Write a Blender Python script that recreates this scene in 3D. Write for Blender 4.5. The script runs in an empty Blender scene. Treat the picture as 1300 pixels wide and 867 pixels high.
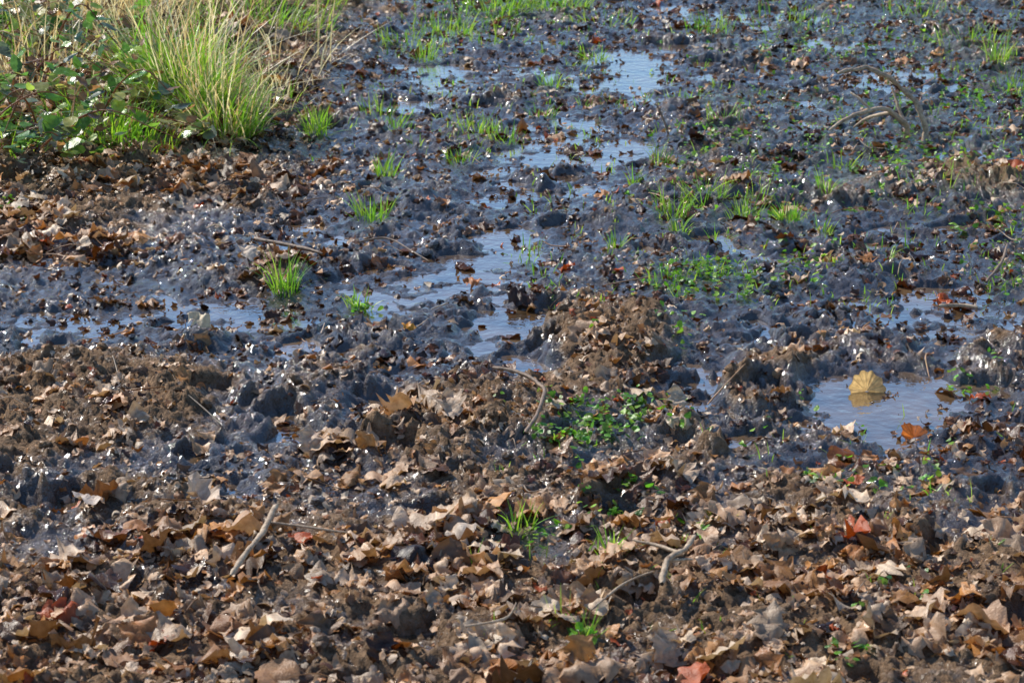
import bpy, math, numpy as np
from mathutils import Vector
rng=np.random.default_rng(7)
sc=bpy.context.scene
# ------------------------------------------------------------ camera
CH=1.6; PITCH=math.radians(18.0); LENS=85.0
cam_d=bpy.data.cameras.new("camera"); cam=bpy.data.objects.new("camera",cam_d)
sc.collection.objects.link(cam); sc.camera=cam
cam.location=(0,0,CH); cam.rotation_euler=(math.radians(90)-PITCH,0,0)
cam_d.lens=LENS; cam_d.sensor_width=36; cam_d.clip_end=2000; cam_d.clip_start=0.05
cam_d.dof.use_dof=True; cam_d.dof.focus_distance=5.1; cam_d.dof.aperture_fstop=11
K=36/LENS/1300
def ray(u,v):
    a=(u-650)*K; b=-(v-433.5)*K
    f=np.array([0,math.cos(PITCH),-math.sin(PITCH)]); up=np.array([0,math.sin(PITCH),math.cos(PITCH)])
    return f+np.array([a,0,0])+up*b
def G(u,v):
    """survey estimate: place on the ground (metres)"""
    d=ray(u,v); t=CH/-d[2]; return np.array([d[0]*t,d[1]*t])
def P(bu,bv,u,v,dy=0):
    """point above the ground standing over the place (bu,bv)"""
    y=G(bu,bv)[1]+dy; d=ray(u,v); t=y/d[1]
    return (d[0]*t,y,CH+d[2]*t)
# ------------------------------------------------------------ noise
_tab={}
def tab(seed):
    if seed not in _tab:
        r=np.random.default_rng(seed+100); _tab[seed]=(r.random((256,256)).astype(np.float32),r.random((256,256)).astype(np.float32))
    return _tab[seed]
def perlin(x,y,seed=0):
    A,_=tab(seed); xi=np.floor(x).astype(np.int64); yi=np.floor(y).astype(np.int64)
    fx=x-xi; fy=y-yi
    def g(i,j):
        a=A[(xi+i)&255,(yi+j)&255]*6.2831853
        return np.cos(a)*(fx-i)+np.sin(a)*(fy-j)
    u=fx*fx*fx*(fx*(fx*6-15)+10); w=fy*fy*fy*(fy*(fy*6-15)+10)
    return ((g(0,0)*(1-u)+g(1,0)*u)*(1-w)+(g(0,1)*(1-u)+g(1,1)*u)*w)*1.4
def fbm(x,y,s,oct=4,seed=0,gain=.5):
    o=0;a=1
    for k in range(oct):
        o=o+a*perlin(x*s+k*17.3,y*s-k*9.1,seed+k); s*=2.03;a*=gain
    return o
def worley(x,y,seed=0):
    A,B=tab(seed); xi=np.floor(x).astype(np.int64); yi=np.floor(y).astype(np.int64)
    f1=np.full(x.shape,9.);f2=np.full(x.shape,9.)
    for i in(-1,0,1):
        for j in(-1,0,1):
            a=(xi+i)&255;b=(yi+j)&255
            d=np.hypot(xi+i+A[a,b]-x,yi+j+B[a,b]-y)
            f2=np.minimum(f2,np.maximum(d,f1)); f1=np.minimum(f1,d)
    return f1,f2
def ss(a,b,x):
    t=np.clip((x-a)/(b-a),0,1); return t*t*(3-2*t)
# ------------------------------------------------------------ layout fields
def ell(X,Y,u,v,ru,rv,soft=.5):
    c=G(u,v); rx=abs(G(u+ru,v)[0]-c[0]); ya=G(u,v-rv)[1]; yb=G(u,v+rv)[1]
    ry=np.where(Y>c[1],ya-c[1],c[1]-yb)
    d=np.hypot((X-c[0])/rx,(Y-c[1])/ry)
    return 1-ss(1-soft,1+soft,d)
WET=[ # u v ru rv strength
 (120,415,190,26,.85),(330,400,160,34,.95),(480,375,130,40,1.),(590,320,130,60,1.),(680,240,110,60,1.),
 (740,170,120,60,1.),(800,95,130,45,1.),(600,70,170,45,.9),(500,120,110,40,.9),(880,30,160,30,.85),
 (1120,520,150,55,1.),(1020,500,110,30,.85),(1180,395,160,45,.95),(930,420,110,22,.85),(1150,95,170,25,.9),(860,510,70,25,.95),
 (1200,285,130,40,.75),(960,330,130,45,.75),(670,470,60,28,1.),(655,410,60,22,1.),(380,445,60,14,.9),
 (420,550,100,24,.55),(1050,600,120,20,.75),(480,520,50,18,.8),(290,640,60,20,.7),(1250,600,80,30,.7),(380,310,90,20,.85),(140,440,120,14,.75)]
PUD=[(1120,500,95,28),(1090,528,85,14),(1130,552,50,16),(1240,520,50,10),(672,474,38,20),(655,412,48,18),(385,443,48,8),(800,92,30,26),(800,196,30,9),
 (700,110,45,7),(540,385,80,9),(880,500,40,10),(270,400,60,6),(60,405,60,6),(620,300,60,10),(1000,437,50,6),(1190,118,60,7),(490,533,28,9),(560,90,70,6),(740,160,34,10),(1010,515,36,9),(600,350,55,8),(940,545,40,8),(290,640,32,8),
 (690,250,40,8),(450,405,50,6),(660,200,40,6),(520,140,40,5),(880,60,60,6),(1180,385,60,6),(1230,430,50,6),(1130,300,40,4),(590,440,30,6),(1000,340,40,4),(1070,60,50,5),(960,95,40,5),(1240,200,40,4),(430,330,40,5),(980,20,60,5),(1080,410,40,5)]
DRY=[(120,520,200,60,.35),(770,450,90,50,.4),(980,490,60,30,.5),(620,500,110,60,.25),(60,250,260,60,.6)]
MOUND=[(775,440,90,30,.022),(985,500,62,18,.030),(620,525,90,24,.022),(245,445,50,14,.026),(100,510,200,45,.018),(1240,245,100,22,.035),(905,420,60,14,.014),(560,570,140,34,.022),
 (860,560,40,14,.030),(400,500,90,24,.018),(1200,575,60,12,.014),(1120,605,150,20,.014),(960,250,60,10,.02),(1080,350,90,14,.016),(500,260,60,12,.02),(330,350,90,14,.018),(860,150,80,10,.022),(1000,190,90,12,.022),(640,120,50,6,.015),(1270,460,50,12,.022),(700,225,40,7,.02),(560,310,40,8,.018),(760,280,50,10,.02),(900,230,60,8,.016)]
def wetmask(X,Y):
    yf=G(650,640)[1]; yd=G(650,470)[1]
    W=.32+.26*ss(yf,yd+.6,Y)
    for u,v,a,b,s in WET: W=np.maximum(W,s*ell(X,Y,u,v,a,b,.6))
    for u,v,a,b,s in DRY: W=W-s*ell(X,Y,u,v,a,b,.5)
    W=W-0.28*(1-ss(yf-.35,yf+.15,Y))
    W=W+.34*fbm(X,Y,2.8,5,40,.55)
    return np.clip(W,0,1)
def pudmask(X,Y):
    M=np.zeros_like(X); wx=X+.08*fbm(X,Y,8,4,50); wy=Y+.22*fbm(X,Y,6,4,54)
    for u,v,a,b in PUD: M=np.maximum(M,ell(wx,wy,u,v,a*1.15,b*1.2,.5))
    return M
def bank(X,Y): return ell(X,Y,60,80,330,160,.5)
# ------------------------------------------------------------ terrain
fx=np.arange(-2.6,2.6001,.0058); ex=np.geomspace(.02,400,46)
xs=np.concatenate([-2.6-ex[::-1],fx,2.6+ex])
fy=[2.8]
while fy[-1]<10.4: fy.append(fy[-1]+.0050+.0010*(fy[-1]-2.8))
fy=np.array(fy); ys=np.concatenate([fy[0]-np.geomspace(.02,60,36)[::-1],fy,fy[-1]+np.geomspace(.02,600,46)])
X,Y=np.meshgrid(xs,ys)
W=wetmask(X,Y); PM=pudmask(X,Y); BK=bank(X,Y)
dry=1-W
h=.028*dry**1.2-.0026+.009*fbm(X,Y,1.3,2,3)*(.35+.65*dry)
MD=np.zeros_like(X); wx=X+.05*fbm(X,Y,9,3,130); wy=Y+.12*fbm(X,Y,7,3,134)
for u,v,a,b,s in MOUND: MD=np.maximum(MD,s*ell(wx,wy,u,v,a,b,.8))
MN=np.clip(MD/.03,0,1); amp=np.clip(.38+.62*dry+.25*MN,0,1.05)
h+=MD*(.9+.5*fbm(X,Y,8,3,140))
h+=amp*.012*(.42-np.abs(fbm(X,Y,6,3,10))*1.4)
h+=amp*.010*fbm(X,Y,15,3,20,.55)
cm=ss(-.3,.3,fbm(X,Y,2.1,2,66)+MN)
wx=X+.026*fbm(X,Y,22,3,60,.65); wy=Y+.026*fbm(X,Y,22,3,63,.65)
f1,f2=worley(wx*13,wy*13,5); h+=.015*ss(.0,.40,f2-f1)*cm*amp*(.35+.65*ss(-.2,.3,fbm(X,Y,9,1,72)))
f1,f2=worley(wx*33+3,wy*33,6); h+=.0085*ss(0,.38,f2-f1)*amp*ss(-.45,.25,fbm(X,Y,7,2,70)+.5*MN)
h+=.0060*(np.abs(fbm(X,Y,40,2,84))*1.6-.4)*amp
h+=.0040*perlin(X*68,Y*68,80)*amp
# hoof prints
NP=420
px=rng.uniform(-2.5,2.5,NP);py=rng.uniform(3.,10,NP);pr=rng.uniform(.024,.055,NP);pa=rng.uniform(0,3.14,NP)
for a,b,R,an in zip(px,py,pr,pa):
    i0,i1=np.searchsorted(xs,[a-3*R,a+3*R]);j0,j1=np.searchsorted(ys,[b-3*R,b+3*R])
    xx=X[j0:j1,i0:i1]-a; yy=Y[j0:j1,i0:i1]-b
    c,s=math.cos(an),math.sin(an); q=np.hypot((xx*c+yy*s)/R,(-xx*s+yy*c)/(R*1.35))
    q=q*(1+.45*fbm(X[j0:j1,i0:i1],Y[j0:j1,i0:i1],20,3,90))
    k=.55+.5*dry[j0:j1,i0:i1]
    h[j0:j1,i0:i1]+= k*(-.032*(1-ss(.6,1.05,q)) + .011*np.exp(-((q-1.3)/.28)**2))
h=h*(1-.8*PM)-.011*PM
h+=BK*(.10+.05*fbm(X,Y,3,2,95))
fade=ss(0,6,np.maximum(np.abs(X)-2.9,np.maximum(Y-10.6,2.7-Y)))
h=h*(1-fade)+.035*fade+fade*.05*fbm(X,Y,.21,2,97)
def sample(F,x,y):
    i=np.interp(x,xs,np.arange(len(xs)));j=np.interp(y,ys,np.arange(len(ys)))
    i0=np.clip(i.astype(int),0,len(xs)-2);j0=np.clip(j.astype(int),0,len(ys)-2);a=i-i0;b=j-j0
    return (F[j0,i0]*(1-a)+F[j0,i0+1]*a)*(1-b)+(F[j0+1,i0]*(1-a)+F[j0+1,i0+1]*a)*b
def H(x,y): return sample(h,np.asarray(x,float),np.asarray(y,float))
def HM(x,y,r=.016):
    "highest ground within reach of a small thing resting there"
    x=np.asarray(x,float);y=np.asarray(y,float)
    a=H(x,y); b=(H(x+r,y)+H(x-r,y)+H(x,y+r)+H(x,y-r))/4
    return np.maximum(a,b)*.6+.4*np.maximum.reduce([a,H(x+r,y),H(x-r,y),H(x,y+r),H(x,y-r)])
def HN(x,y,e=.02):
    x=np.asarray(x,float);y=np.asarray(y,float)
    n=np.stack([-(H(x+e,y)-H(x-e,y))/(2*e),-(H(x,y+e)-H(x,y-e))/(2*e),np.ones_like(x)],-1)
    return n/np.linalg.norm(n,axis=1,keepdims=True)
# ------------------------------------------------------------ mesh helper
def mk(name,V,F,mat,col=None,attrs=None,smooth=True,parent=None):
    me=bpy.data.meshes.new(name); V=np.asarray(V,np.float32).reshape(-1,3); F=np.asarray(F,np.int32); k=F.shape[1]
    me.vertices.add(len(V)); me.vertices.foreach_set('co',V.ravel())
    me.loops.add(F.size); me.loops.foreach_set('vertex_index',F.ravel())
    me.polygons.add(len(F)); me.polygons.foreach_set('loop_start',np.arange(0,F.size,k,dtype=np.int32))
    me.polygons.foreach_set('use_smooth',np.full(len(F),smooth))
    me.update(calc_edges=True)
    if col is not None:
        a=me.color_attributes.new('tint','FLOAT_COLOR','POINT'); a.data.foreach_set('color',np.asarray(col,np.float32).ravel())
    for n,d in (attrs or {}).items():
        a=me.attributes.new(n,'FLOAT','POINT'); a.data.foreach_set('value',np.asarray(d,np.float32).ravel())
    ob=bpy.data.objects.new(name,me); sc.collection.objects.link(ob); me.materials.append(mat)
    if parent: ob.parent=parent
    return ob
# ------------------------------------------------------------ materials
class NT:
    def __init__(s,name):
        s.m=bpy.data.materials.new(name); s.m.use_nodes=True; s.t=s.m.node_tree; s.t.nodes.clear()
        s.out=s.n('ShaderNodeOutputMaterial')
    def n(s,t,**k):
        a=s.t.nodes.new(t)
        for p,v in k.items(): setattr(a,p,v)
        return a
    def l(s,a,b): s.t.links.new(a,b)
    def noise(s,scale,detail=4,rough=.55,vec=None):
        a=s.n('ShaderNodeTexNoise'); a.inputs['Scale'].default_value=scale;a.inputs['Detail'].default_value=detail;a.inputs['Roughness'].default_value=rough
        if vec is not None: s.l(vec,a.inputs['Vector'])
        return a.outputs['Fac']
    def rng(s,x,a,b,c,d):
        m=s.n('ShaderNodeMapRange'); s.l(x,m.inputs[0])
        for i,v in zip((1,2,3,4),(a,b,c,d)): m.inputs[i].default_value=v
        return m.outputs[0]
    def mix(s,f,a,b,bt='MIX'):
        m=s.n('ShaderNodeMix',data_type='RGBA',blend_type=bt)
        for x,i in((f,0),(a,6),(b,7)):
            if isinstance(x,(int,float)): m.inputs[i].default_value=x
            elif isinstance(x,tuple): m.inputs[i].default_value=(*x,1)
            else: s.l(x,m.inputs[i])
        return m.outputs[2]
    def math(s,op,a,b=None):
        m=s.n('ShaderNodeMath',operation=op)
        for x,i in((a,0),(b,1)):
            if x is None: continue
            if isinstance(x,(int,float)): m.inputs[i].default_value=x
            else: s.l(x,m.inputs[i])
        return m.outputs[0]
def mud_mat():
    N=NT('wet_mud'); tc=N.n('ShaderNodeTexCoord').outputs['Object']
    at=N.n('ShaderNodeAttribute',attribute_name='wet').outputs['Fac']
    n1=N.noise(9,5,.6,tc); n2=N.noise(75,5,.7,tc); n3=N.noise(240,3,.6,tc)
    w=N.math('ADD',at,N.rng(n1,.3,.7,-.28,.28)); w=N.math('ADD',w,N.rng(n2,.3,.7,-.25,.25))
    wc=N.rng(w,.05,.65,0,1)
    dry=N.mix(N.rng(n2,.3,.7,0,1),(.075,.041,.021),(.42,.265,.150))
    wet=N.mix(N.rng(n1,.3,.7,0,1),(.010,.0055,.003),(.062,.034,.017))
    c=N.mix(wc,dry,wet)
    gr=N.n('ShaderNodeAttribute',attribute_name='green').outputs['Fac']
    g=N.math('MULTIPLY',gr,N.rng(n2,.46,.6,0,1)); c=N.mix(g,c,(.08,.13,.014))
    b=N.n('ShaderNodeBsdfPrincipled'); N.l(c,b.inputs['Base Color'])
    N.l(N.rng(w,.0,.6,.7,.5),b.inputs['Roughness']); b.inputs['Specular IOR Level'].default_value=.15
    N.l(N.rng(w,.1,.42,0.0,1),b.inputs['Coat Weight']); N.l(N.rng(w,.2,.7,.14,.02),b.inputs['Coat Roughness']); b.inputs['Coat IOR'].default_value=1.85
    hh=N.math('ADD',N.math('MULTIPLY',n2,.011),N.math('MULTIPLY',n3,.0038))
    bp=N.n('ShaderNodeBump'); bp.inputs['Distance'].default_value=1.; N.l(hh,bp.inputs['Height']); N.l(N.rng(w,.2,1.,1.,.8),bp.inputs['Strength'])
    N.l(bp.outputs[0],b.inputs['Normal'])
    b2=N.n('ShaderNodeBump'); b2.inputs['Distance'].default_value=1.; N.l(hh,b2.inputs['Height']); N.l(N.rng(w,.4,1.15,.85,.12),b2.inputs['Strength']); N.l(b2.outputs[0],b.inputs['Coat Normal'])
    N.l(b.outputs[0],N.out.inputs[0]); return N.m
def water_mat():
    N=NT('puddle_water'); tc=N.n('ShaderNodeTexCoord').outputs['Object']
    n1=N.noise(5,4,.6,tc); n2=N.noise(30,3,.5,tc)
    b=N.n('ShaderNodeBsdfPrincipled'); N.l(N.mix(N.rng(n1,.35,.65,0,1),(.045,.028,.015),(.22,.14,.075)),b.inputs['Base Color'])
    b.inputs['Roughness'].default_value=.02; b.inputs['IOR'].default_value=1.5
    b.inputs['Coat Weight'].default_value=1; b.inputs['Coat Roughness'].default_value=.015;b.inputs['Coat IOR'].default_value=2.3
    bp=N.n('ShaderNodeBump'); bp.inputs['Distance'].default_value=.006; bp.inputs['Strength'].default_value=.4; N.l(n2,bp.inputs['Height']); N.l(bp.outputs[0],b.inputs['Normal']); N.l(bp.outputs[0],b.inputs['Coat Normal'])
    N.l(b.outputs[0],N.out.inputs[0]); return N.m
def leaf_mat(name,transl=.25,scale=90,bump=.0012):
    N=NT(name); tc=N.n('ShaderNodeTexCoord').outputs['Object']
    A=N.n('ShaderNodeVertexColor',layer_name='tint')
    n=N.noise(scale,4,.6,tc); n2=N.noise(scale*4,3,.6,tc)
    c=N.mix(N.rng(n,.4,.75,0,.6),A.outputs['Color'],N.mix(1.,A.outputs['Color'],(.38,.27,.19),'MULTIPLY'))
    b=N.n('ShaderNodeBsdfPrincipled'); N.l(c,b.inputs['Base Color'])
    N.l(N.rng(A.outputs['Alpha'],0,1,.5,.12),b.inputs['Roughness'])
    bp=N.n('ShaderNodeBump'); bp.inputs['Distance'].default_value=bump; bp.inputs['Strength'].default_value=.9; N.l(N.math('ADD',n,n2),bp.inputs['Height']); N.l(bp.outputs[0],b.inputs['Normal'])
    t=N.n('ShaderNodeBsdfTranslucent'); N.l(N.mix(1.,c,(1.,.85,.5),'MULTIPLY') if transl<.35 else N.mix(1.,c,(1.6,1.6,1.2),'MULTIPLY'),t.inputs['Color'])
    m=N.n('ShaderNodeMixShader'); m.inputs[0].default_value=transl; N.l(b.outputs[0],m.inputs[1]); N.l(t.outputs[0],m.inputs[2])
    N.l(m.outputs[0],N.out.inputs[0]); return N.m
def bark_mat(name,c1,c2):
    N=NT(name); tc=N.n('ShaderNodeTexCoord').outputs['Object']; n=N.noise(110,5,.65,tc); n1=N.noise(22,3,.5,tc)
    c=N.mix(N.rng(N.math('ADD',n,N.math('MULTIPLY',n1,.6)),.6,1.0,0,1),c1,c2)
    b=N.n('ShaderNodeBsdfPrincipled'); N.l(c,b.inputs['Base Color']); b.inputs['Roughness'].default_value=.55
    bp=N.n('ShaderNodeBump'); bp.inputs['Distance'].default_value=.003; N.l(n,bp.inputs['Height']); N.l(bp.outputs[0],b.inputs['Normal'])
    N.l(b.outputs[0],N.out.inputs[0]); return N.m
MUD=mud_mat(); WATER=water_mat(); DEAD=leaf_mat('dead_leaf',.18); FAN=leaf_mat('yellow_leaf',.55,120,.0006); GRASS=leaf_mat('grass_blade',.45,60,.0004); GREENL=leaf_mat('green_leaf',.4,70,.0008)
BARK=bark_mat('weathered_bark',(.24,.15,.085),(.66,.49,.32)); BARKD=bark_mat('wet_bark',(.09,.055,.032),(.34,.22,.14))
# ground mesh
nx,ny=len(xs),len(ys); idx=np.arange(nx*ny).reshape(ny,nx)
F=np.stack([idx[:-1,:-1],idx[:-1,1:],idx[1:,1:],idx[1:,:-1]],-1).reshape(-1,4)
wet=np.clip(W*1.0+.22+(.014-h)*10,0,1); wet=wet*(1-.6*BK)*(1-.6*fade)
gr=np.maximum.reduce([.8*ell(X,Y,990,130,110,12),.7*ell(X,Y,640,12,120,16),BK*.6,.5*ell(X,Y,1150,50,230,60),.6*ell(X,Y,900,355,80,25),fade*.7,.45*ell(X,Y,1180,200,220,70)])
mk('ground',np.stack([X,Y,h],-1),F,MUD,attrs={'wet':wet,'green':gr})
wxs=np.linspace(-2.55,2.55,40); wys=np.linspace(2.9,10.3,50); wX,wY=np.meshgrid(wxs,wys); i2=np.arange(2000).reshape(50,40)
mk('puddle_water',np.stack([wX,wY,wX*0],-1),np.stack([i2[:-1,:-1],i2[:-1,1:],i2[1:,1:],i2[1:,:-1]],-1).reshape(-1,4),WATER)
# ------------------------------------------------------------ leaf templates (unit length)
def leaf_template(kind,seed,ns=17,curl=.3,crumple=.12):
    r=np.random.default_rng(seed); t=np.linspace(0,1,ns)
    if kind=='oak':
        env=np.sin(np.pi*np.clip(t,0,1)**1.25)**.75*.31+.012
        nl=r.uniform(3.,4.); w=env*(1+.38*np.cos(2*np.pi*nl*t+r.uniform(-.6,.6)))
        w2=env*(1+.38*np.cos(2*np.pi*nl*t+r.uniform(-.6,.9)))
    elif kind=='ovate':
        env=np.sin(np.pi*t**.75)**.8*.33+.006; w=env*(1+.06*np.cos(2*np.pi*8*t)); w2=w*r.uniform(.85,1.1)
    elif kind=='frag':
        w=r.uniform(.1,.5,ns); w2=r.uniform(.1,.5,ns)
    elif kind=='green':
        env=np.sin(np.pi*t**.65)**.85*.34+.005; w=env*(1+.12*((t*9)%1-.5)); w2=w
    rows=[]
    cu=r.uniform(-1,1)*curl*3; be=r.uniform(-1,1)*curl*1.4; tw=r.uniform(-1,1)*curl*2
    side=r.uniform(-.1,.1)
    for i,tt in enumerate(t):
        for q in (-1,-.5,0,.5,1):
            ww=(w if q<0 else w2)[i]; x=q*ww; y=tt
            if abs(q)==1: y+=.05*np.sin(i*2.1)*(kind=='oak')
            rows.append((x+side*math.sin(3.1*tt),y,0))
    V=np.array(rows); x=V[:,0].copy();y=V[:,1].copy()-.5
    z=cu*x*x*(1+.6*y)+tw*x*y*.8+.25*abs(cu)*.1*np.abs(x)
    z+=crumple*(perlin(x*3.3+seed*3.7,y*3.3+seed*1.3,1)+.5*perlin(x*8+seed,y*8,2))
    k=be*2+1e-4; yy=np.sin(y*k)/k; z2=z+(1-np.cos(y*k))/k
    c=cu*1.0+1e-4; xx=np.sin(x*c)/c
    V=np.stack([xx,yy,z2-z2.mean()],-1)
    a=np.arange(ns*5).reshape(ns,5); F=np.stack([a[:-1,:-1],a[:-1,1:],a[1:,1:],a[1:,:-1]],-1).reshape(-1,4)
    return V,F
def instance(T,pos,R,s,tint,rim=None):
    Vs=[];Fs=[];Cs=[];o=0; ch=rng.integers(0,len(T),len(pos))
    for k,(tv,tf) in enumerate(T):
        ii=np.where(ch==k)[0]
        if not len(ii): continue
        v=np.einsum('nij,vj->nvi',R[ii],tv)*s[ii,None,None]+pos[ii,None,:]
        n=len(tv); f=tf[None]+(np.arange(len(ii))*n)[:,None,None]+o
        c=np.repeat(tint[ii][:,None,:],n,1).copy()
        if rim is not None: c[...,:3]*=(1+rim*rng.uniform(-1,1,(len(ii),n,1)))
        Vs.append(v.reshape(-1,3));Fs.append(f.reshape(-1,tf.shape[1]));Cs.append(c.reshape(-1,4)); o+=n*len(ii)
    return np.concatenate(Vs),np.concatenate(Fs),np.concatenate(Cs)
def frames(n,flip=.5):
    n=n/np.linalg.norm(n,axis=1,keepdims=True); N=len(n)
    n=np.where(rng.random((N,1))<flip,-n,n)
    a=rng.uniform(0,6.283,N); t=np.stack([np.cos(a),np.sin(a),0*a],-1); t-=n*(t*n).sum(1,keepdims=True); t/=np.linalg.norm(t,axis=1,keepdims=True)
    return np.stack([t,np.cross(n,t),n],-1)
PAL=np.array([(.84,.56,.34),(.76,.47,.27),(.66,.38,.19),(.46,.24,.11),(.90,.68,.46),(.52,.22,.07),(.20,.11,.055),(.82,.58,.38),(.62,.29,.09)])
def litter_density(X_,Y_):
    yv=lambda v:G(650,v)[1]
    D=.18+.80*(1-ss(yv(760),yv(590),Y_))
    D=np.maximum(D,.42*(1-ss(yv(560),yv(430),Y_))*(1-ss(-.2,.25,X_)))
    D=np.maximum(D,.34*(1-ss(yv(560),yv(430),Y_)))
    for u,v,a,b,s in [(80,290,220,55,1.),(60,320,150,30,.9),(210,235,150,50,.9),(330,215,110,60,.5),(330,345,60,20,.5),(250,700,150,40,1.),(560,560,120,40,.7),(180,150,220,120,.8),(960,450,80,30,.4),(780,470,80,50,.4),(1240,240,120,50,.4),(1230,380,90,30,.35),(760,610,150,25,.9),(1150,640,150,20,.7)]:
        D=np.maximum(D,s*ell(X_,Y_,u,v,a,b,.5))
    D*=1+1.3*fbm(X_,Y_,3.,3,31)
    return np.clip(D,0,1)
def scatter_pts(n,lo=(-2.5,2.9),hi=(2.5,10.2)):
    x=rng.uniform(lo[0],hi[0],n);y=rng.uniform(lo[1],hi[1],n); k=np.abs(x)<.25*y+.4; return x[k],y[k]
def tints(n,x,y,dark=0):
    W_=sample(wet,x,y); yf=1-ss(3.9,4.9,y)
    c=PAL[rng.integers(0,len(PAL),n)]*rng.uniform(.55,1.12,(n,1))
    lf=np.maximum(yf,ell(x,y,100,285,260,70,.5)); W_=W_*(1-.7*lf)
    prob=np.clip(.12+.78*W_-.04*lf+dark,0,.86)
    dk=rng.random(n)<prob
    c=np.where(dk[:,None],c*np.array([.26,.18,.13])*rng.uniform(.4,1.7,(n,1)),c)
    al=np.where(dk,rng.uniform(.6,1,n),rng.uniform(0,.5,n))
    red=rng.random(n)<.014; c[red]=np.array([.52,.10,.015])
    return np.concatenate([c,al[:,None]],1)
oakT=[leaf_template('oak',i,14,.50,.22) for i in range(28)]+[leaf_template('ovate',100+i,14,.45,.17) for i in range(8)]
x,y=scatter_pts(60000); D=litter_density(x,y); keep=rng.random(len(x))<np.where(D>.5,D,D*.8)*.42; x,y=x[keep],y[keep]; n=len(x)
wd=pudmask(x,y); k2=rng.random(n)>wd*.95; x,y=x[k2],y[k2]; n=len(x)
D=litter_density(x,y)
s=(.030+.066*rng.random(n)**1.5)*(.74+.34*D)
z=np.maximum(HM(x,y,.014)-.006*(1.2-D)*rng.random(n),.001)+.0005+rng.random(n)**1.3*.015*D+s*.02
nn=HN(x,y,.035)+rng.normal(0,1,(n,3))*np.array([1,1,0])*(.16+.22*D)[:,None]
V,F_,C=instance(oakT,np.stack([x,y,z],-1),frames(nn),s,tints(n,x,y),.12); nl=n
mk('leaf_litter',V,F_,DEAD,C)
# crushed fragments
frT=[leaf_template('frag',200+i,5,.5,.15) for i in range(16)]
x,y=scatter_pts(140000); D=litter_density(x,y); keep=rng.random(len(x))<(.15+.6*D)*(1-.9*pudmask(x,y)); x,y=x[keep],y[keep]; n=len(x); D=D[keep]
s=.004+.020*rng.random(n)**1.4; z=np.maximum(HM(x,y,.006),.0)+.001+rng.random(n)*.010*D
nn=HN(x,y,.015)+rng.normal(0,1,(n,3))*np.array([1,1,0])*.45
V,F_,C=instance(frT,np.stack([x,y,z],-1),frames(nn),s,tints(n,x,y,.06),.1); nf=n
mk('leaf_fragments',V,F_,DEAD,C)
# ------------------------------------------------------------ mud clods
import bmesh
def clod(seed):
    bm=bmesh.new(); bmesh.ops.create_icosphere(bm,subdivisions=3,radius=1); bm.verts.index_update()
    V=np.array([v.co[:] for v in bm.verts]); F=np.array([[v.index for v in f.verts] for f in bm.faces]); bm.free()
    r=1+.45*perlin(V[:,0]*1.4+seed*7,V[:,1]*1.4+V[:,2]*2.1,3)+.30*perlin(V[:,0]*3.7+V[:,2]*3,V[:,1]*3.7+seed,4)+.15*perlin(V[:,0]*9+V[:,2]*7,V[:,1]*9+seed,5)
    return V*r[:,None]*np.array([1,.85,.62]),F
clT=[clod(i) for i in range(10)]
x,y=scatter_pts(9000); Wl=sample(W,x,y); cmk=.5+1.0*fbm(x,y,2.1,2,66)+sample(MN,x,y)
keep=(rng.random(len(x))<np.clip(cmk*(1-.7*Wl),.06,1)*(1-pudmask(x,y))*(1-.7*bank(x,y)))&(y>2.9); x,y=x[keep],y[keep]; n=len(x)
s=.003+.012*rng.random(n)**2.2; z=H(x,y)+s*.15
V,F_,C=instance(clT,np.stack([x,y,z],-1),frames(HN(x,y)+rng.normal(0,.3,(n,3))),s,np.ones((n,4)))
w_=sample(wet,V[:,0],V[:,1])*.9
mk('mud_clods',V,F_,MUD,attrs={'wet':w_,'green':np.zeros(len(V))}); ncl=n
# ------------------------------------------------------------ grass
def blades(base,L,w,az,lean,curve,tint,M=6):
    n=len(base); s=np.linspace(0,1,M+1)
    d=np.stack([np.cos(az),np.sin(az)],-1)
    ang=lean[:,None]+curve[:,None]*s[None]
    dz=np.cos(ang);dr=np.sin(ang); ds=L[:,None]/M
    r=np.cumsum(dr*ds,1)-dr*ds; zz=np.cumsum(dz*ds,1)-dz*ds
    c=np.zeros((n,M+1,3)); c[...,0]=base[:,0,None]+d[:,0,None]*r; c[...,1]=base[:,1,None]+d[:,1,None]*r; c[...,2]=base[:,2,None]+zz
    pa=az+math.pi/2+rng.normal(0,.6,n); p=np.stack([np.cos(pa),np.sin(pa),rng.normal(0,.15,n)],-1)
    ww=w[:,None]*(1-s[None]**2.2)*(.7+.6*s[None]*(1-s[None])*2)+.0001
    V=np.stack([c-p[:,None]*ww[...,None]/2,c+p[:,None]*ww[...,None]/2],2).reshape(n,-1,3)
    a=np.arange((M+1)*2).reshape(M+1,2); f=np.stack([a[:-1,0],a[:-1,1],a[1:,1],a[1:,0]],-1)
    F=(f[None]+(np.arange(n)*(M+1)*2)[:,None,None]).reshape(-1,4)
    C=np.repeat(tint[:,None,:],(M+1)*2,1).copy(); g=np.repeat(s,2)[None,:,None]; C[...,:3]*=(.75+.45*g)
    return V.reshape(-1,3),F,C.reshape(-1,4)
class Acc:
    def __init__(s): s.V=[];s.F=[];s.C=[];s.o=0
    def add(s,V,F,C): s.V.append(V);s.F.append(F+s.o);s.C.append(C);s.o+=len(V)
    def mk(s,name,mat): return mk(name,np.concatenate(s.V),np.concatenate(s.F),mat,np.concatenate(s.C))
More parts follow.
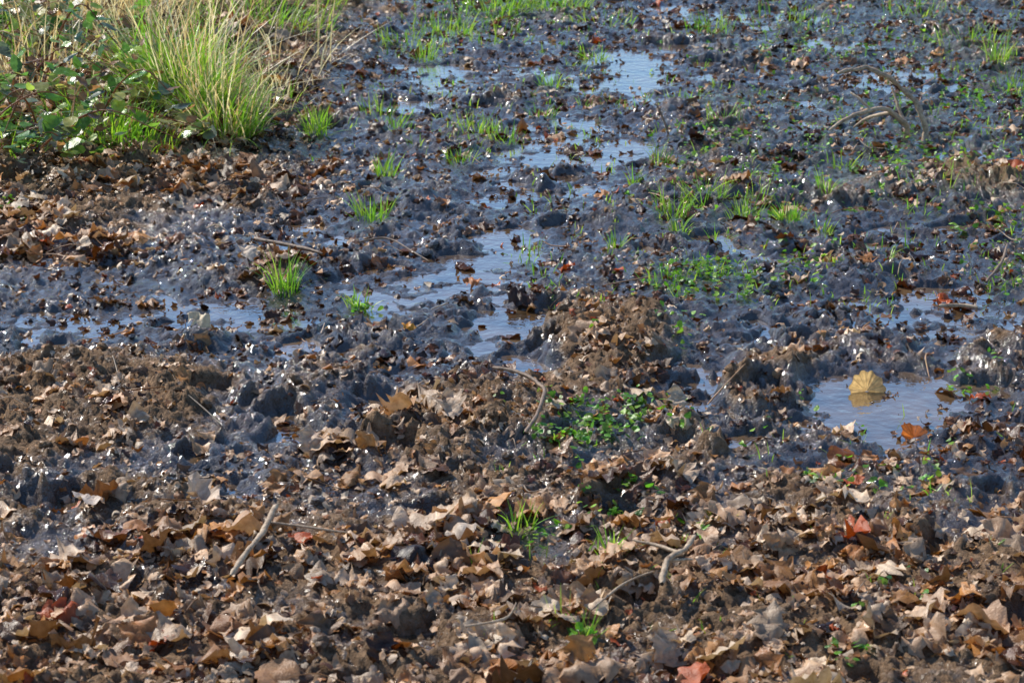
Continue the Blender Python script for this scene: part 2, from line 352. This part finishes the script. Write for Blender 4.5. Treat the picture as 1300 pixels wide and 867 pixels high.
def gtint(n,kind='green'):
    if kind=='green': P_=np.array([(.20,.46,.03),(.27,.52,.04),(.36,.56,.05),(.15,.38,.03),(.42,.58,.08)])
    else: P_=np.array([(.82,.70,.44),(.72,.58,.34),(.86,.78,.58),(.58,.41,.22)])
    return np.concatenate([P_[rng.integers(0,len(P_),n)]*rng.uniform(.8,1.25,(n,1)),np.full((n,1),.35)],1)
def tuft(acc,cx,cy,rad,n,Lm,w=.003,splay=.5,kind='green',curve=.9):
    a=rng.uniform(0,6.283,n); r=rad*np.sqrt(rng.random(n)); x=cx+r*np.cos(a);y=cy+r*np.sin(a)
    b=np.stack([x,y,H(x,y)-.001],-1); az=a+rng.normal(0,.7,n)
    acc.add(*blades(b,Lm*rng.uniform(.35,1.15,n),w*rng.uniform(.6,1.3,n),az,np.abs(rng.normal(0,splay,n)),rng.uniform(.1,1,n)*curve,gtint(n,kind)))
TUFTS=[(362,378,14,60,.085),(455,392,16,30,.045),(472,280,20,60,.065),(402,178,16,70,.09),(490,228,12,45,.08),(605,172,24,50,.055),(640,182,22,40,.05),(500,168,18,25,.065),
(585,208,20,35,.05),(752,76,16,30,.07),(852,278,22,50,.075),(895,262,26,60,.07),(945,278,20,45,.065),(1002,290,15,50,.055),(1050,258,14,25,.055),(835,215,12,25,.06),(805,236,8,18,.06),
(780,322,10,18,.045),(910,304,6,14,.05),(1270,86,16,40,.09),(1285,120,30,50,.08),(920,168,22,40,.05),(860,300,14,30,.05),(690,150,16,24,.045),(700,118,14,26,.065),(1115,330,16,14,.04),
(655,690,10,22,.06),(672,684,14,14,.05),(775,728,18,26,.05),(712,812,16,12,.04),(742,835,10,18,.045),(560,40,40,90,.07),(520,60,40,60,.06),(640,18,60,170,.07),(700,12,50,140,.07),(410,20,40,80,.10),(540,78,14,30,.08),
(1075,220,18,24,.05),(870,130,24,26,.045),(1160,20,40,50,.06),(1120,350,30,16,.03),(1180,250,40,18,.04),(1045,300,12,16,.045),(965,262,14,20,.055),(1190,640,14,8,.03),(770,775,10,8,.04),(600,740,8,5,.04),(480,150,20,22,.06),(900,40,30,60,.06),(1000,30,60,60,.06),(1230,60,50,70,.06),(850,365,30,30,.035),(900,350,20,20,.035),(620,50,60,70,.05),(760,30,40,50,.05)]
G1=Acc()
for u,v,ru,nb,L in TUFTS:
    c=G(u,v); rad=abs(G(u+ru,v)[0]-c[0])*1.1; w_b=.0030+.0008*max(0,(c[1]-6)/3); tuft(G1,c[0],c[1],rad,int(nb*1.2),L*1.05+.006,w_b,.6)
for q in range(760):
    u=rng.uniform(660,1400);v=rng.uniform(-30,400)
    if rng.random()<.25: u=rng.uniform(400,760); v=rng.uniform(-20,210)
    c=G(u,v); tuft(G1,c[0],c[1],.03,rng.integers(1,8),rng.uniform(.016,.042),.0034,.7)
for q in range(75):
    u=rng.uniform(600,1300);v=rng.uniform(520,860); c=G(u,v); tuft(G1,c[0],c[1],.015,rng.integers(1,5),rng.uniform(.02,.045),.0025,.8)
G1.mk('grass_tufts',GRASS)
T=Acc()
for (u,v,rad,n_,L) in [(245,170,.11,340,.32),(210,155,.13,260,.31),(285,188,.10,240,.20)]:
    c=G(u,v); tuft(T,c[0],c[1],rad,n_,L,.0044,.5,'green',1.7); tuft(T,c[0],c[1],rad*1.2,int(n_*.5),L*1.35,.0040,.65,'straw',1.1)
T.mk('grass_tussock',GRASS)
T=Acc()
for (u,v,rad,n_,L,k) in [(130,205,.15,300,.14,'green'),(60,120,.25,110,.18,'green'),(90,70,.3,260,.34,'straw'),(30,20,.3,200,.4,'straw'),(30,150,.25,150,.3,'straw'),(330,60,.25,200,.16,'green'),(260,40,.25,200,.32,'straw'),(300,20,.3,180,.2,'green'),(350,130,.1,60,.12,'straw'),(170,215,.15,90,.08,'green'),(15,230,.12,90,.12,'green'),(150,30,.3,160,.3,'green'),(150,60,.3,200,.34,'straw'),(320,160,.12,60,.10,'straw'),(320,150,.15,60,.08,'green'),(350,110,.2,60,.3,'straw')]:
    c=G(u,v); tuft(T,c[0],c[1],rad,n_,L,.004,.6,k,1.2)
T.mk('rough_grass',GRASS)
# ------------------------------------------------------------ tubes: sticks, branch, stems
def tube(pts,r0,r1,seg=8,sub=6,wob=.15,seed=0,rw=.08):
    pts=np.array(pts,float); m=len(pts); t=np.linspace(0,m-1,(m-1)*sub+1)
    out=[]
    for tt in t:
        i=min(int(tt),m-2); f=tt-i; p0=pts[max(i-1,0)];p1=pts[i];p2=pts[i+1];p3=pts[min(i+2,m-1)]
        out.append(.5*((2*p1)+(-p0+p2)*f+(2*p0-5*p1+4*p2-p3)*f*f+(-p0+3*p1-3*p2+p3)*f**3))
    c=np.array(out); n=len(c); s=np.linspace(0,1,n); rr=(r0+(r1-r0)*s)
    r=np.random.default_rng(seed); c+=np.cumsum(r.normal(0,1,(n,3)),0)*r0*wob*.8
    tg=np.gradient(c,axis=0); tg/=np.linalg.norm(tg,axis=1,keepdims=True)+1e-9
    ref=np.array([.3,.2,1.]) if abs(tg[:,2]).mean()<.8 else np.array([1.,0,.2])
    a=np.cross(tg,ref); a/=np.linalg.norm(a,axis=1,keepdims=True)+1e-9; b=np.cross(tg,a)
    an=np.linspace(0,6.2831853,seg,endpoint=False)
    rad=rr[:,None]*(1+rw*r.normal(0,1,(n,seg)))*(1+.1*r.normal(0,1,(n,1))); rad[0]*=.6; rad[-1]*=.4
    V=c[:,None]+rad[...,None]*(np.cos(an)[None,:,None]*a[:,None]+np.sin(an)[None,:,None]*b[:,None])
    I=np.arange(n*seg).reshape(n,seg); J=np.roll(I,-1,1)
    F=np.stack([I[:-1],J[:-1],J[1:],I[1:]],-1).reshape(-1,4)
    return V.reshape(-1,3),F,np.ones((n*seg,4))*np.array([.2,.12,.07,.2])
def lying(pix,lift=.012):
    o=[]
    for p in pix:
        c=G(p[0],p[1]); l=(p[2] if len(p)>2 else lift)+.012; o.append((c[0],c[1],max(float(HM([c[0]],[c[1]],.04)[0]),0)+l))
    z=np.array([a[2] for a in o]); z=.5*z+.5*z.mean()+.004
    return [(a[0],a[1],zz) for a,zz in zip(o,z)]
def stick(name,tubes,mat):
    A=Acc()
    for k,(p,a,b) in enumerate(tubes): A.add(*tube(p,a*.66,b*.66,seed=k+3))
    return A.mk(name,mat)
B=(1160,182)
q=lambda u,v,dy=0:P(*B,u,v,dy)
stick('fallen_branch',[
 ([q(1171,186,0),q(1173,170,.02),q(1170,150,.02),q(1163,130,.03),q(1143,108,.03),q(1122,94,0),q(1103,86,0),q(1082,88,-.05),q(1064,92,-.08)],.015,.007),
 ([q(1150,182,.05),q(1150,160,.03),q(1138,148,.02),q(1122,136,0),q(1100,139,-.04),q(1075,148,-.1),q(1052,164,-.15)],.013,.007),
 ([q(1148,160,.03),q(1141,135,.06),q(1133,108,.1)],.009,.005),
 ([q(1105,139,-.04),q(1090,125,-.02),q(1080,118,0)],.006,.004),
 ([q(1132,142,0),q(1100,150,.1),q(1085,160,.12)],.009,.005)],BARK)
stick('stick',[(lying([(352,693,.03),(335,722,.028),(318,748,.026),(296,782,.02)]),.0085,.0065),(lying([(340,712,.02),(385,716,.02),(442,722,.02)]),.004,.0025)],BARK)
stick('stick',[(lying([(838,800,.02),(845,778,.028),(868,758,.032),(882,738,.03)]),.009,.0055),(lying([(868,760,.025),(835,744,.02),(800,736,.015)]),.006,.003),(lying([(845,778,.02),(880,765,.02)]),.006,.003)],BARK)
stick('stick',[(lying([(625,512,.012),(655,518,.016),(682,530,.02),(692,548,.025),(682,575,.02),(668,592,.012)]),.0058,.006)],BARKD)
stick('stick',[(lying([(325,332,.012),(370,342,.014),(410,352,.01)]),.008,.006)],BARKD)
stick('stick',[(lying([(455,330,.01),(490,326,.02),(520,338,.015),(545,350,.01)]),.004,.002)],BARKD)
stick('stick',[(lying([(1250,378,.01),(1268,362,.03),(1276,338,.03)]),.006,.004)],BARKD)
stick('stick',[(lying([(750,822,.01),(790,790,.015),(828,770,.012)]),.0035,.002)],BARK)
stick('stick',[([P(850,175,850,175),P(850,175,843,155),P(850,175,832,132)],.006,.003)],BARKD)
stick('stick',[(lying([(1190,404,.01),(1215,402,.013),(1240,406,.01)]),.0075,.005)],BARK)
stick('stick',[(lying([(590,845,.01),(640,840,.015),(655,820,.015)]),.004,.002)],BARK)
TW=Acc()
for k in range(950):
    x0=rng.uniform(-2.4,2.4);y0=rng.uniform(2.9,9.8)
    if rng.random()>.35+.65*float(litter_density(np.array([x0]),np.array([y0]))[0]): continue
    L=rng.uniform(.025,.13);a=rng.uniform(0,6.28);b=a+rng.normal(0,.5); m1=(x0+L/2*math.cos(a),y0+L/2*math.sin(a)); m2=(m1[0]+L/2*math.cos(b),m1[1]+L/2*math.sin(b))
    pp=[(p[0],p[1],max(float(HM([p[0]],[p[1]])[0]),0)+rng.uniform(.004,.02)) for p in ((x0,y0),m1,m2)]
    rr=rng.uniform(.0007,.0020); V,F_,C=tube(pp,rr,rr*.6,5,3,.1,k); C[:]=np.append(PAL[rng.integers(0,len(PAL))]*rng.uniform(.4,1.1),.2); TW.add(V,F_,C)
TW.mk('twigs',DEAD)
# ------------------------------------------------------------ green weeds
grT=[leaf_template('green',300+i,9,.25,.06) for i in range(8)]
def weeds(name,spots,size=(.008,.019)):
    Xs=[]
    for u,v,ru,rv,nn_ in spots:
        a=rng.normal(0,.7,(nn_,2)); 
        for p in a: Xs.append(G(u+p[0]*ru,v+p[1]*rv))
    Xs=np.array(Xs); rep=3; x=np.repeat(Xs[:,0],rep)+rng.normal(0,.008,len(Xs)*rep); y=np.repeat(Xs[:,1],rep)+rng.normal(0,.008,len(Xs)*rep); n=len(x)
    z=np.maximum(HM(x,y),0)+rng.uniform(.003,.018,n); R=frames(np.array([0,0,1.])+rng.normal(0,.45,(n,3)),0.)
    tt=gtint(n)*np.array([.8,.95,.85,1.4]); tt[:,:3]*=rng.uniform(.4,1.2,(n,1))
    V,F_,C=instance(grT,np.stack([x,y,z],-1),R,rng.uniform(*size,n),tt,.1)
    return mk(name,V,F_,GREENL,C)
weeds('buttercup_weeds',[(735,555,45,28,60),(800,545,50,25,26),(830,520,30,14,10),(720,575,30,12,14),(1085,635,60,12,14),(1180,615,40,10,6),(800,640,40,10,8),(770,660,40,14,8),(870,362,50,22,50),(930,370,50,20,24),(690,690,20,8,6),
 (1000,345,50,18,24),(1250,300,50,20,26),(1230,490,40,15,8),(860,690,20,10,4),(1080,860,30,8,5),(1140,800,60,30,4),(740,830,14,10,6),(1200,210,80,40,60),(900,190,60,30,40),(100,210,80,20,40),(15,290,20,12,8),(850,440,40,25,8),(1290,350,30,30,16),(1000,560,150,30,10),(640,20,80,20,60),(1250,130,60,20,60),(460,395,14,6,10),(1100,150,120,50,80),(1000,240,150,60,80),(1050,60,150,30,80)])
# bramble bush: arching stems with three-part leaves
BR=Acc(); lp=[];
for k in range(84):
    u=rng.uniform(-120,330) if k>70 else rng.uniform(-140,125); v=rng.uniform(0,255) if u<170 else rng.uniform(-20,60)
    c=G(u,v); z0=float(H([c[0]],[c[1]])[0]); a=rng.uniform(-2.6,.6); L=rng.uniform(.2,.5); hh=rng.uniform(.05,.24)
    pts=[(c[0]+L*t*math.cos(a),c[1]+L*t*math.sin(a)*.8,z0+hh*math.sin(min(t*1.15,1)*3.0*.9)+.01) for t in (0,.25,.5,.75,1)]
    V,F_,C=tube(pts,rng.uniform(.0018,.0035),.001,5,4,.1,k); C[:]=(*((.34,.16,.08) if k%3 else (.60,.47,.30)),.2); BR.add(V,F_,C)
    if k%4!=3:
        for t in np.linspace(.12,1,8): 
            i=min(int(t*4),3); f=t*4-i; p=np.array(pts[i])*(1-f)+np.array(pts[i+1])*f; lp.append(p+rng.normal(0,.012,3))
lp=np.array(lp); rep=np.repeat(lp,3,0)+rng.normal(0,.018,(len(lp)*3,3)); n=len(rep); rep[:,2]=np.maximum(rep[:,2],H(rep[:,0],rep[:,1])+.01)
R=frames(np.array([0,-.15,1.])+rng.normal(0,.45,(n,3)),0.)
bt=np.array([(.12,.27,.06),(.20,.40,.06),(.36,.50,.09),(.14,.19,.12),(.32,.17,.08),(.42,.42,.12)])[rng.integers(0,6,n)]
BR.add(*instance(grT,rep,R,rng.uniform(.026,.060,n),np.concatenate([bt*rng.uniform(.7,1.3,(n,1)),rng.uniform(.4,.9,(n,1))],1),.1))
BR.mk('bramble_bush',GREENL)
# ------------------------------------------------------------ single leaves in the puddle
def fan_leaf(name,u,v,w,hgt,tint,lean=.25,yaw=.0,lobes=9,mat=None):
    c=G(u,v); zb=max(float(H([c[0]],[c[1]])[0]),0)-.002
    nA,nR=49,9; V=[];C=[]
    for i in range(nA):
        a=math.pi*(-.06+1.12*i/(nA-1)); sc_=1+.04*abs(math.sin(a*lobes))+.06*math.sin(a*11+1)
        for j in range(nR):
            r=j/(nR-1); x=math.cos(a)*r*w/2*sc_; zz=math.sin(a)*r*hgt*sc_
            cup=.004*math.cos(a*3)*r+.008*(math.cos(a)**2)*r*r+.0008*math.cos(a*lobes*2)*r
            V.append((x,zz,cup)); k=.62 if (i%6==0) else 1.; k=k if r<.95 else k*.7; k*=rng.uniform(.85,1.1)
            C.append((tint[0]*k,tint[1]*k,tint[2]*k,.0))
    V=np.array(V); t=math.pi/2-lean
    x=V[:,0]; yy=V[:,1]*math.cos(t)-V[:,2]*math.sin(t); zz=V[:,1]*math.sin(t)+V[:,2]*math.cos(t)
    X2=x*math.cos(yaw)-yy*math.sin(yaw); Y2=x*math.sin(yaw)+yy*math.cos(yaw)
    V=np.stack([X2+c[0],Y2+c[1],zz+zb+.003],-1); I=np.arange(nA*nR).reshape(nA,nR)
    F=np.stack([I[:-1,:-1],I[1:,:-1],I[1:,1:],I[:-1,1:]],-1).reshape(-1,4)
    return mk(name,V,F,mat or DEAD,C)
fan_leaf('yellow_poplar_leaf',1100,497,.070,.040,(.76,.50,.25),.35,.1,9,FAN)
fan_leaf('red_maple_leaf',1160,556,.050,.034,(.70,.20,.04),.9,.5,5,FAN)
def one_leaf(name,T_,u,v,s,tint,n_,yaw,z=.012):
    c=G(u,v); n_=np.array(n_,float);n_/=np.linalg.norm(n_); t=np.array([math.cos(yaw),math.sin(yaw),0]);t-=n_*t.dot(n_);t/=np.linalg.norm(t)
    R=np.stack([t,np.cross(n_,t),n_],-1); V=T_[0]@R.T*s+np.array([c[0],c[1],max(float(HM([c[0]],[c[1]],.02)[0]),0)+z+.008])
    return mk(name,V,T_[1],DEAD,np.tile(np.array([*tint,.1]),(len(V),1)))
one_leaf('oak_leaf',oakT[3],318,348,.075,(.82,.66,.50),(.1,-.2,1),.3)
one_leaf('oak_leaf',oakT[5],394,592,.066,(.68,.48,.33),(.1,-.9,1),.1,.02)
one_leaf('oak_leaf',oakT[8],260,675,.085,(.80,.60,.44),(.3,-.2,1),.9,.03)
one_leaf('oak_leaf',oakT[11],590,705,.070,(.70,.56,.42),(-.2,.1,1),1.9,.012)
one_leaf('oak_leaf',oakT[14],572,560,.075,(.76,.54,.36),(0,-.6,1),.2,.02)
one_leaf('oak_leaf',oakT[16],858,545,.060,(.70,.54,.38),(0,-.9,1),.2,.02)
one_leaf('oak_leaf',oakT[17],255,440,.060,(.80,.66,.44),(.1,-.5,1),1.2,.015)
one_leaf('oak_leaf',oakT[30],112,668,.060,(.74,.60,.48),(.1,-.1,1),1.2,.02)
one_leaf('orange_leaf',oakT[20],520,441,.035,(.80,.34,.03),(.1,-.4,1),1.2,.012)
one_leaf('orange_leaf',oakT[21],600,365,.045,(.60,.20,.05),(.1,-.1,1),1.6,.008)
# ------------------------------------------------------------ light
EL=math.radians(41); AZ=math.radians(-46)
d=Vector((math.sin(AZ)*math.cos(EL),math.cos(AZ)*math.cos(EL),math.sin(EL)))
sd=bpy.data.lights.new('sun','SUN'); sd.energy=5; sd.angle=math.radians(.53); sd.color=(1,.94,.84)
so=bpy.data.objects.new('sun',sd); so.rotation_euler=(-d).to_track_quat('-Z','Y').to_euler(); sc.collection.objects.link(so); so.location=d*20
w=bpy.data.worlds.new('World'); sc.world=w; w.use_nodes=True; nt=w.node_tree; bg=nt.nodes['Background']
sk=nt.nodes.new('ShaderNodeTexSky'); sk.sky_type='NISHITA'; sk.sun_disc=False; sk.sun_elevation=EL; sk.sun_rotation=AZ%(2*math.pi); sk.dust_density=.1; sk.ozone_density=7; sk.air_density=1.25
nt.links.new(sk.outputs[0],bg.inputs[0]); bg.inputs[1].default_value=.15
sc.view_settings.view_transform='Standard'; sc.view_settings.look='None'; sc.view_settings.exposure=0
print('objs',len(sc.objects),'gridverts',nx*ny,'leaves',nl,'frags',nf,'clods',ncl)
